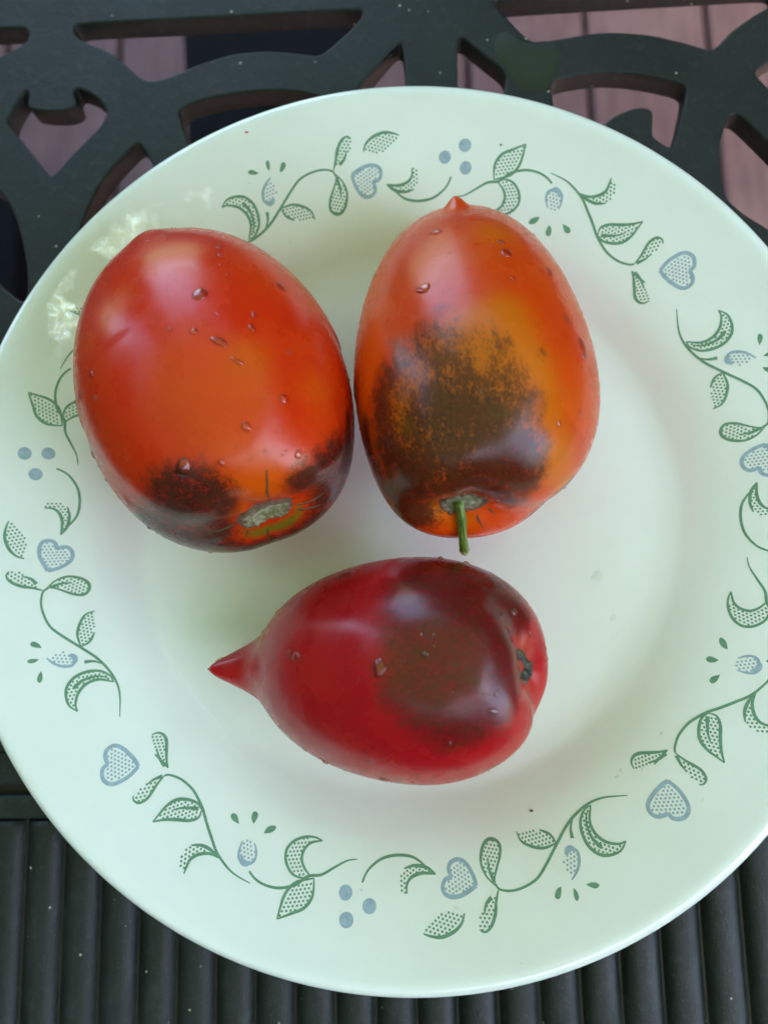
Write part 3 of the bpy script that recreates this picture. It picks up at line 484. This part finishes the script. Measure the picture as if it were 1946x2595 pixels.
class Pr:
    def __init__(s): s.v = []; s.f = []
    def ribbon(s, path, w0, w1=None, wm=None):
        n = len(path); b = len(s.v)
        for i, (x, y) in enumerate(path):
            a = path[max(i-1, 0)]; c = path[min(i+1, n-1)]; dx, dy = c[0]-a[0], c[1]-a[1]; L = math.hypot(dx, dy) or 1
            t = i/(n-1); w = (w0*(1-t)+(w1 if w1 is not None else w0)*t)
            if wm is not None: w = w+(wm-w)*math.sin(math.pi*t)
            w *= PW
            nx, ny = -dy/L*w/2, dx/L*w/2; s.v += [(x+nx, y+ny), (x-nx, y-ny)]
        for i in range(n-1): s.f.append((b+2*i, b+2*i+1, b+2*i+3, b+2*i+2))
    def disc(s, x, y, r, n=7):
        b = len(s.v); s.v += [(x+r*math.cos(2*math.pi*k/n), y+r*math.sin(2*math.pi*k/n)) for k in range(n)]; s.f.append(tuple(range(b, b+n)))
    def fan(s, path):
        b = len(s.v); cx = sum(p[0] for p in path)/len(path); cy = sum(p[1] for p in path)/len(path)
        s.v.append((cx, cy)); s.v += path; n = len(path)
        for i in range(n): s.f.append((b, b+1+i, b+1+(i+1) % n))
    def build(s, name, mat, q):
        vv = []
        for (x, r) in s.v:
            th = R_(-138.7+(0, 88.5, 177.6, 269.5)[q])+x/110; rr = r/1000; vv.append((rr*math.cos(th), rr*math.sin(th), zr(rr)+LIFT))
        ff = []
        for g in s.f:   # keep every face looking up
            a, b, c = (vv[i] for i in g[:3]); cr = (b[0]-a[0])*(c[1]-a[1])-(b[1]-a[1])*(c[0]-a[0]); ff.append(g if cr > 0 else g[::-1])
        return link(name, mesh(name, vv, ff), plate, mat)
def inside(x, y, poly):
    c = False; n = len(poly); j = n-1
    for i in range(n):
        xi, yi = poly[i]; xj, yj = poly[j]
        if (yi > y) != (yj > y) and x < (xj-xi)*(y-yi)/(yj-yi)+xi: c = not c
        j = i
    return c
def edge_dist(x, y, poly): return min(math.dist((x, y), q) for q in poly)
def stipple(P, poly, r, keep, ang):
    xs = [p[0] for p in poly]; ys = [p[1] for p in poly]; cx, cy = sum(xs)/len(xs), sum(ys)/len(ys); S = 1.12; ca, sa = math.cos(ang), math.sin(ang)
    for i in range(-14, 15):
        for j in range(-14, 15):
            u = (i+(j % 2)*.5)*S; w = j*S*.82; x = cx+u*ca-w*sa; y = cy+u*sa+w*ca
            if inside(x, y, poly) and edge_dist(x, y, poly) > keep: P.disc(x, y, r)
NAMES = {'heart': 'heart_print', 'leaf': 'leaf_print', 'stem': 'vine_print', 'rib': 'leaf_rib_print', 'bud': 'bud_print', 'drop': 'petal_print', 'spot': 'dot_print'}
for q in range(4):
    for ei, (kind, pts, corners, strokes) in enumerate(PRINT):
        P = Pr(); mat = M['green']; PW = 1.5 if kind in ('leaf', 'bud', 'rib') else 1.35
        if kind == 'heart':
            o = outline(pts, corners); mat = M['blue']; cx = sum(p[0] for p in o)/len(o); cy = sum(p[1] for p in o)/len(o)
            for seg in split(pts, corners):
                c = [(cx+(x-cx)*.93, cy+(y-cy)*.93) for x, y in cat(seg)]; P.ribbon(c, .8)
            stipple(P, [(cx+(x-cx)*.9, cy+(y-cy)*.9) for x, y in o], .34, .6, .6)
        elif kind in ('leaf', 'bud'):
            o = outline(pts, corners); mat = M['blue'] if kind == 'bud' else M['green']
            for a, b, w in strokes:
                for seg in split(pts[a:b+1], [c-a for c in corners if a < c < b]): P.ribbon(cat(seg), .22, .22, w)
            stipple(P, o, .33, .36, .35+ei)
            if kind == 'bud':
                xs = pts[0]; c = [(x*.62+.38*pts[4][0], y*.62+.38*pts[4][1]) for x, y in cat(pts[2:6])]; P.ribbon(c, .5, .5, 1.0)
        elif kind == 'stem': P.ribbon(cat(pts), .42, .16, .56)
        elif kind == 'rib': P.ribbon(cat(pts), .2, .75)
        elif kind == 'drop': P.fan(cat(pts)[:-1])
        elif kind == 'spot': mat = M['blue']; P.disc(pts[0][0]*1.0, pts[0][1], 1.85, 28)
        P.build(NAMES[kind], mat, q)

# ------------------------------------------------------------ tomatoes
def droplet_mesh(seed):
    rnd = random.Random(seed); n = 16; v = [(0, 0, .48)]; f = []
    e = rnd.uniform(.72, 1.) if seed < 6 else .5; rad = [1+(.10 if seed < 5 else .24)*math.sin(2*k*2*math.pi/n+seed)+(.07 if seed < 5 else .14)*math.sin(3*k*2*math.pi/n+seed*2)+rnd.uniform(-.03, .03) for k in range(n)]
    rings = [(.3, .45), (.55, .38), (.78, .26), (.93, .13), (1, 0), (.96, -.1)]
    for s, z in rings: v += [(rad[k]*s*math.cos(2*math.pi*k/n), rad[k]*s*math.sin(2*math.pi*k/n)*e, z) for k in range(n)]
    f += [(0, 1+k, 1+(k+1) % n) for k in range(n)]
    for r in range(len(rings)-1): f += [(1+r*n+k, 1+(r+1)*n+k, 1+(r+1)*n+(k+1) % n, 1+r*n+(k+1) % n) for k in range(n)]
    f.append(tuple(1+(len(rings)-1)*n+k for k in range(n))[::-1])
    me = mesh('water_droplet', v, f); me.materials.append(M['water']); return me
DM = [droplet_mesh(s) for s in range(8)]
PDM = [d.copy() for d in DM]
for d in PDM: d.materials.clear(); d.materials.append(M['plate_water'])
def normal_at(T, t, ff):
    e = 1e-3; g = lambda a, b: local(T, np.array(a), np.array(b))
    a = g(min(t+e, math.pi), ff)-g(max(t-e, 0), ff); b = g(t, ff+e)-g(t, ff-e); nn = np.cross(b, a)
    P = g(t, ff); nn = nn/(np.linalg.norm(nn) or 1)
    return P, (nn if nn@(P-np.array([T['q'][4]*.0, 0, 0])) > 0 else -nn)
def union(P, blobs):
    m = np.ones(P.shape[:-1])
    for x, y, z, r, s in blobs:
        d2 = ((P*1000-np.array([x, y, z]))**2).sum(-1); m = m*(1-s*.97*np.exp(-(d2/(r*r*1.35))))
    return 1-m
def tomato(key, name, label, nt=150, nf=240):
    T = TOM[key]; Rm, loc = frame(T)
    root = link(name, None); tag(root, label, 'tomato', 'tomatoes on the plate')
    mat = Matrix([[*Rm[i], loc[i]] for i in range(3)]+[[0, 0, 0, 1]]); root.matrix_world = mat
    tt = np.linspace(0, math.pi, nt); tt = np.unique(np.r_[tt, np.linspace(0, .25, 26), np.linspace(math.pi-.35, math.pi, 40)])
    if T['V'] is not None: tt = np.unique(np.r_[tt, np.linspace(0, .02, 8), np.linspace(.02, .1, 14)])
    ff = np.linspace(0, 2*math.pi, nf, endpoint=False); t, f2 = np.meshgrid(tt, ff, indexing='ij'); P = local(T, t, f2)
    n = len(tt); V = P.reshape(-1, 3); F = []
    idx = np.arange(n*nf).reshape(n, nf); a = idx[:-1]; b = idx[1:]; F = np.stack([a, b, np.roll(b, -1, 1), np.roll(a, -1, 1)], -1).reshape(-1, 4)
    me = mesh('skin', V, F)
    for nm in ('dark', 'orange', 'olive'):
        U_ = union(P, PIG[key][nm])
        if key == 'left' and nm == 'olive':   # yellow-green ring round the scar, widest underneath
            rho_ = np.hypot(P[..., 1]+.0022, P[..., 2]-.0006); U_ = U_*.5; lowr = np.clip(.35-(P[..., 2])*90, 0, 1)
            U_ = np.maximum(U_, (P[..., 0] < 0)*np.exp(-((rho_-.0085)/.0026)**2)*lowr*.8)
        A = me.attributes.new(nm, 'FLOAT', 'POINT'); A.data.foreach_set('value', U_.ravel().astype(np.float32))
    pale = np.zeros(P.shape[:2])
    for c, h, s in T['bumps']: pale = np.maximum(pale, np.exp(-((P-np.array(c))**2).sum(-1)/(s*.9)**2))
    A = me.attributes.new('pale', 'FLOAT', 'POINT'); A.data.foreach_set('value', (pale*(.8 if key == 'left' else .0)).ravel().astype(np.float32))
    bm = bmesh.new(); bm.from_mesh(me); bmesh.ops.remove_doubles(bm, verts=bm.verts, dist=2e-6); bmesh.ops.recalc_face_normals(bm, faces=bm.faces); bm.to_mesh(me); bm.free()
    link('skin', me, root, mat_skin(key))
    # stem scar following the bottom of the cavity
    sr, lift, cm, ell = SCAR[key]; v = []; NR, NF = 14, 72; ed = []; w, ks = T['q'][6], T['q'][8]
    for i in range(NR+1):
        u = i/NR
        for k in range(NF):
            a_ = 2*math.pi*k/NF; j = 1+.10*mnoise.noise(Vector((math.cos(a_)*1.7, math.sin(a_)*1.7, sr*900)))+.13*mnoise.noise(Vector((math.cos(a_)*5, math.sin(a_)*6, 3)))
            rho = max(1e-5, sr*u*j*(1+ell[0]*abs(math.cos(a_-ell[1]))**2)); t_ = math.pi-float(t_of_rho(np.array(rho), w, ks)); p_ = local(T, np.array(t_), np.array(a_))
            rel = .0005*mnoise.noise(Vector((p_[1]*700, p_[2]*700, 0)))+.0006*mnoise.noise(Vector((p_[1]*260, p_[2]*260, 5)))
            hgt = lift*(1 if u < .85 else (1-u)/.15)-(.0012*math.exp(-(u/.35)**2)) if key != 'right' else lift*(1-u*.9)
            p_ = p_+np.array([-(hgt+rel*(u < .97)-.0001*(u >= 1)), 0, 0]); v.append(p_); ed.append(u)
    f = [(i*NF+k, (i+1)*NF+k, (i+1)*NF+(k+1) % NF, i*NF+(k+1) % NF) for i in range(NR) for k in range(NF)]
    sm = mesh('stem_scar', v, f); A = sm.attributes.new('edge', 'FLOAT', 'POINT'); A.data.foreach_set('value', np.array(ed, np.float32))
    link('stem_scar', sm, root, cm)
    # corky hair-line cracks running away from the scar
    for ln in CRACKS[key]:
        pts = cat([tuple(p) for p in [(a[0], a[1] if abs(a[1]-ln[-1][1]) < math.pi else a[1]+math.copysign(2*math.pi, ln[-1][1]-a[1])) for a in ln]], .02); v = []; f = []
        for i, (a_, b_) in enumerate(pts):
            p_, nn = normal_at(T, a_, b_); q2, _ = normal_at(T, min(3.13, a_+.01), b_); q1, _ = normal_at(T, a_-.01, b_)
            j0 = local(T, np.array(pts[max(i-1, 0)][0]), np.array(pts[max(i-1, 0)][1])); j1 = local(T, np.array(pts[min(i+1, len(pts)-1)][0]), np.array(pts[min(i+1, len(pts)-1)][1]))
            d = j1-j0; d = d/(np.linalg.norm(d) or 1); s_ = np.cross(nn, d); w_ = (.00032+.00012*mnoise.noise(Vector((i*.9, a_*9, 0))))*(.35+.65*math.sin(math.pi*min(1, (i+.3)/len(pts)*1.4+.02)) if len(pts) > 3 else 1)
            w_ = max(w_, .0001)
            v += [p_-s_*w_+nn*.00000, p_+nn*.00014, p_+s_*w_+nn*.0000]
        for i in range(len(pts)-1): f += [(3*i, 3*i+1, 3*i+4, 3*i+3), (3*i+1, 3*i+2, 3*i+5, 3*i+4)]
        link('skin_crack', mesh('skin_crack', v, f), root, M['crack'])
    rnd = random.Random(len(key))
    for i, (a_, b_, r) in enumerate(DROPS[key]):
        P_, nn = normal_at(T, min(max(a_, .02), 3.1), b_); o = link('water_droplet', DM[i % 8], root)
        o.location = P_; q = Vector(nn).to_track_quat('Z', 'Y'); o.rotation_mode = 'QUATERNION'
        o.rotation_quaternion = q @ Matrix.Rotation(rnd.uniform(0, 6.28), 3, 'Z').to_quaternion()
        r *= .00092; o.scale = (r, r, r*rnd.uniform(.75, 1.)*(1 if r < .0012 else .7))
    # mist of tiny drops, joined
    v = []; f = []
    for k in range(NMIST[key]):
        if key == 'front' and k % 3 == 0: c_, b_ = DROPS[key][rnd.choice([17, 26, 55])][:2]; a_ = c_+rnd.gauss(0, .16); b_ += rnd.gauss(0, .18)
        else: a_ = math.acos(rnd.uniform(-.95, .95)); b_ = rnd.uniform(0, 2*math.pi)
        P_, nn = normal_at(T, min(max(a_, .05), 3.0), b_); r = rnd.uniform(.00010, .00028); t1 = np.cross(nn, [0, 0, 1.0]); t1 /= np.linalg.norm(t1)+1e-9; t2 = np.cross(nn, t1); b0 = len(v)
        v.append(P_+nn*r*.6)
        for s, h in ((.7, .4), (1, -.1)): v += [P_+(t1*math.cos(x)+t2*math.sin(x))*r*s+nn*r*h for x in (0, 1.047, 2.094, 3.1416, 4.189, 5.236)]
        f += [(b0, b0+1+x, b0+1+(x+1) % 6) for x in range(6)]+[(b0+1+x, b0+7+x, b0+7+(x+1) % 6, b0+1+(x+1) % 6) for x in range(6)]
    mo = link('fine_water_mist', mesh('fine_water_mist', v, f), root, M['water']); mo['kind'] = 'stuff'
    return root, T, Rm, loc
cream = mat_cork('corky_scar_cream', (.44, .41, .26), (.13, .14, .03), (.40, .30, .20))
grey = mat_cork('corky_scar_grey', (.28, .27, .17), (.15, .14, .07), (.34, .32, .24))
black = mat_cork('corky_scar_dark', (.05, .045, .02), (.02, .018, .012), (.13, .11, .05))
SCAR = {'left': (.0046, .0010, cream, (.62, .15)), 'right': (.0046, .0012, grey, (.35, .1)), 'front': (.0036, .0004, black, (.55, -.9))}
NMIST = {'left': 150, 'right': 120, 'front': 420}
tomato('left', 'tomato', 'large smooth orange-red plum tomato with open cream stem scar and no stalk')
rt = tomato('right', 'tomato', 'orange plum tomato with wide mottled dark patch and a green stalk still attached')
FRONT = tomato('front', 'tomato', 'crimson tomato lying sideways with a long pointed tip and brown-olive shoulder')
# stalk of the right tomato
root, T, Rm, loc = rt
def tube(name, pts, radii, parent, mat, n=10, seed=0):
    v = []; f = []
    for i, p in enumerate(pts):
        p = Vector(p); d = (Vector(pts[min(i+1, len(pts)-1)])-Vector(pts[max(i-1, 0)])).normalized(); a = d.orthogonal().normalized(); a = Vector((1, 0, 0)).cross(d).normalized() if abs(d.x) < .9 else a; b = d.cross(a)
        for k in range(n):
            x = 2*math.pi*k/n; r = radii[i]*(1+.12*math.sin(3*x+seed+i*.2)+(.10*math.sin(7*x+i*.35)+.06*math.sin(i*1.7) if n > 16 else 0)); v.append(p+a*math.cos(x)*r+b*math.sin(x)*r)
    for i in range(len(pts)-1): f += [(i*n+k, i*n+(k+1) % n, (i+1)*n+(k+1) % n, (i+1)*n+k) for k in range(n)]
    f.append(tuple(range(n))[::-1]); f.append(tuple((len(pts)-1)*n+k for k in range(n)))
    return link(name, mesh(name, v, f), parent, mat)
inv = Rm.T
s0 = Rm@local(T, np.array(3.13), np.array(0.))+loc
e0 = np.array([.0172, -.0165, .0395])
e0 = np.array(STALK_END)
path = [s0+(0, .001, -.0005), s0+(0, -.001, .0012), s0+(e0-s0)*.35+(.0003, 0, .0012), s0+(e0-s0)*.7+(.0001, 0, .0006), e0]
path = [inv@(np.array(p)-loc) for p in cat([tuple(map(float, p)) for p in path], .002)]
n_ = len(path); stalk = tube('stalk', path, [.0022-.0012*min(1, i/(n_*.25))+.0001*(i/n_) for i in range(n_)], root, M['stem'], 28)
tube('cut_end', [path[-1]-(path[-1]-path[-2])*.15, path[-1]+(path[-1]-path[-2])/np.linalg.norm(path[-1]-path[-2])*.0005], [.0013, .00112], stalk, M['cut'], 20)

# dried blossom end on the pointed tip
fr_, Tf, Rf, lf = FRONT
tp = local(Tf, np.array(.0), np.array(0.)); dv = np.array(Tf['V'])/np.linalg.norm(Tf['V'])
tube('blossom_end', [tp-dv*.0008, tp+dv*.0001, tp+dv*.0006], [.0009, .0005, .00015], fr_, M['crumb'], 7)

# ------------------------------------------------------------ water on the plate, flecks
def film(name, poly, lift, seed, label, amount):
    wt = []
    poly = chaikin(poly, 1, .25); xs = [p[0] for p in poly]; ys = [p[1] for p in poly]; st = .0007; v = []; idx = {}; f = []
    nx = int((max(xs)-min(xs))/st)+1; ny = int((max(ys)-min(ys))/st)+1
    for i in range(nx+1):
        for j in range(ny+1):
            x = min(xs)+i*st; y = min(ys)+j*st
            if inside(x, y, poly) and math.hypot(x, y) < .1255:
                nn = mnoise.noise(Vector((x*260, y*260, seed)))*.6+mnoise.noise(Vector((x*90, y*90, seed+5)))
                if nn < -.18: continue
                e = min(1, edge_dist(x, y, poly)/.006); idx[i, j] = len(v); wt.append(amount*e*max(0, min(1, (nn+.18)*2.2)))
                h = lift*e*min(1, (nn+.18)*4)+.00012*e*mnoise.noise(Vector((x*900, y*600, seed)))
                v.append((x, y, zr(math.hypot(x, y))+.00012+max(0, h)))
    for (i, j) in idx:
        if (i+1, j) in idx and (i, j+1) in idx and (i+1, j+1) in idx: f.append((idx[i, j], idx[i+1, j], idx[i+1, j+1], idx[i, j+1]))
    fm = mesh(name, v, f); A = fm.attributes.new('wet', 'FLOAT', 'POINT'); A.data.foreach_set('value', wt)
    o = link(name, fm, plate, M['film']); o['label'] = label; return o
film('water_film', FILM_A, .0004, 1, 'sparkling wet patch on the rim behind the left tomato', .6)
def arc(r0, r1, a0, a1, w, amount, label):
    v = []; f = []; wt = []; n = 90
    for i in range(n+1):
        a = R_(a0+(a1-a0)*i/n); r = r0+(r1-r0)*i/n+.0006*math.sin(i*.13+r0*900)+.0003*math.sin(i*.31); e = math.sin(math.pi*i/n)
        for s, h, q in ((-1, 0, 0), (-.3, 1, 1), (.3, 1, 1), (1, 0, 0)):
            rr = r+s*w; v.append((rr*math.cos(a), rr*math.sin(a), zr(rr)+.00008+.00012*h*e)); wt.append(amount*q*e)
    for i in range(n): f += [(i*4+k, (i+1)*4+k, (i+1)*4+k+1, i*4+k+1) for k in range(3)]
    am = mesh('water_line', v, f); A = am.attributes.new('wet', 'FLOAT', 'POINT'); A.data.foreach_set('value', wt); o = link('water_line', am, plate, M['film']); o['label'] = label
arc(.0815, .0885, -168, -112, .0004, .10, 'faint wet line curving along the lower left edge of the well')
arc(.0835, .0900, -160, -104, .0003, .08, 'second faint wet line beside the first')
arc(.0800, .0850, -40, -82, .0003, .08, 'faint wet line in the lower right of the well')
for i, (x, y, r) in enumerate(PLATE_DROPS):
    o = link('water_droplet', PDM[i % 8], plate); rr = math.hypot(x, y); sl = (zr(rr+.001)-zr(rr-.001))/.002
    nrm = Vector((-sl*x/rr, -sl*y/rr, 1)).normalized(); o.location = (x, y, zr(rr)+.0001); o.rotation_mode = 'QUATERNION'; o.rotation_quaternion = nrm.to_track_quat('Z', 'Y'); r *= .62; o.scale = (r, r*random.Random(i).uniform(.6, 1), r*.35)
def fleck(name, x, y, r, mat, label, cat_):
    rnd = random.Random(int(x*1e5)); n = 8; rr = math.hypot(x, y); z = zr(rr)+.00015; v = [(x, y, z+r*.5)]+[(x+r*rnd.uniform(.6, 1.1)*math.cos(k*.785), y+r*rnd.uniform(.6, 1.1)*math.sin(k*.785)*.7, z) for k in range(n)]
    o = link(name, mesh(name, v, [(0, 1+k, 1+(k+1) % n) for k in range(n)], False), None, mat); tag(o, label, cat_)
fleck('skin_fleck', -.0453, .1181, .0007, M['fleck'], 'tiny red fleck on the upper left rim of the plate', 'fleck')
fleck('crumb', .0343, -.088, .0006, M['crumb'], 'tiny brown crumb on the lower rim above the leaf print', 'crumb')
fleck('crumb', .0336, .112, .0005, M['crumb'], 'tiny brown crumb at the upper right rim beside a leaf print', 'crumb')

# ------------------------------------------------------------ unseen canopy added over the table to shape light
umb = link('unseen_parasol', None); tag(umb, 'unseen green cloth canopy added over the table to shape the light', 'unseen_parasol'); UC = Vector((-.16, .18, 1.02)); UR = 1.16
v = [(UC.x, UC.y, UC.z+.32)]; n = 8; K = 6
for i in range(1, 9):
    u = i/8
    for k in range(n*K):
        a = 2*math.pi*k/(n*K); c = abs((k % K)/K-.5)*2; rr = UR*u*(1-(1-c)*.06*u)*math.cos(math.pi/n)/math.cos(((k % K)/K-.5)*2*math.pi/n)
        v.append((UC.x+rr*math.cos(a), UC.y+rr*math.sin(a), UC.z+.32*(1-u**1.15)-.02*(1-c)*u))
f = [(0, 1+k, 1+(k+1) % (n*K)) for k in range(n*K)]
for i in range(7): f += [(1+i*n*K+k, 1+(i+1)*n*K+k, 1+(i+1)*n*K+(k+1) % (n*K), 1+i*n*K+(k+1) % (n*K)) for k in range(n*K)]
link('canopy', mesh('canopy', v, f), umb, M['canopy'])
for k in range(8):
    a = 2*math.pi*k/8; pts = [(UC.x+UR*u*math.cos(a), UC.y+UR*u*math.sin(a), UC.z+.32*(1-u**1.15)-.02) for u in (.02, .35, .7, .98)]
    tube('rib', pts, [.008]*4, umb, M['white'], 6)
tube('pole', [(1.55, 1.3, -.70), (1.55, 1.3, 1.75), (1.1, .95, 1.85), (UC.x, UC.y, UC.z+.36)], [.03, .03, .025, .02], umb, M['white'], 10)
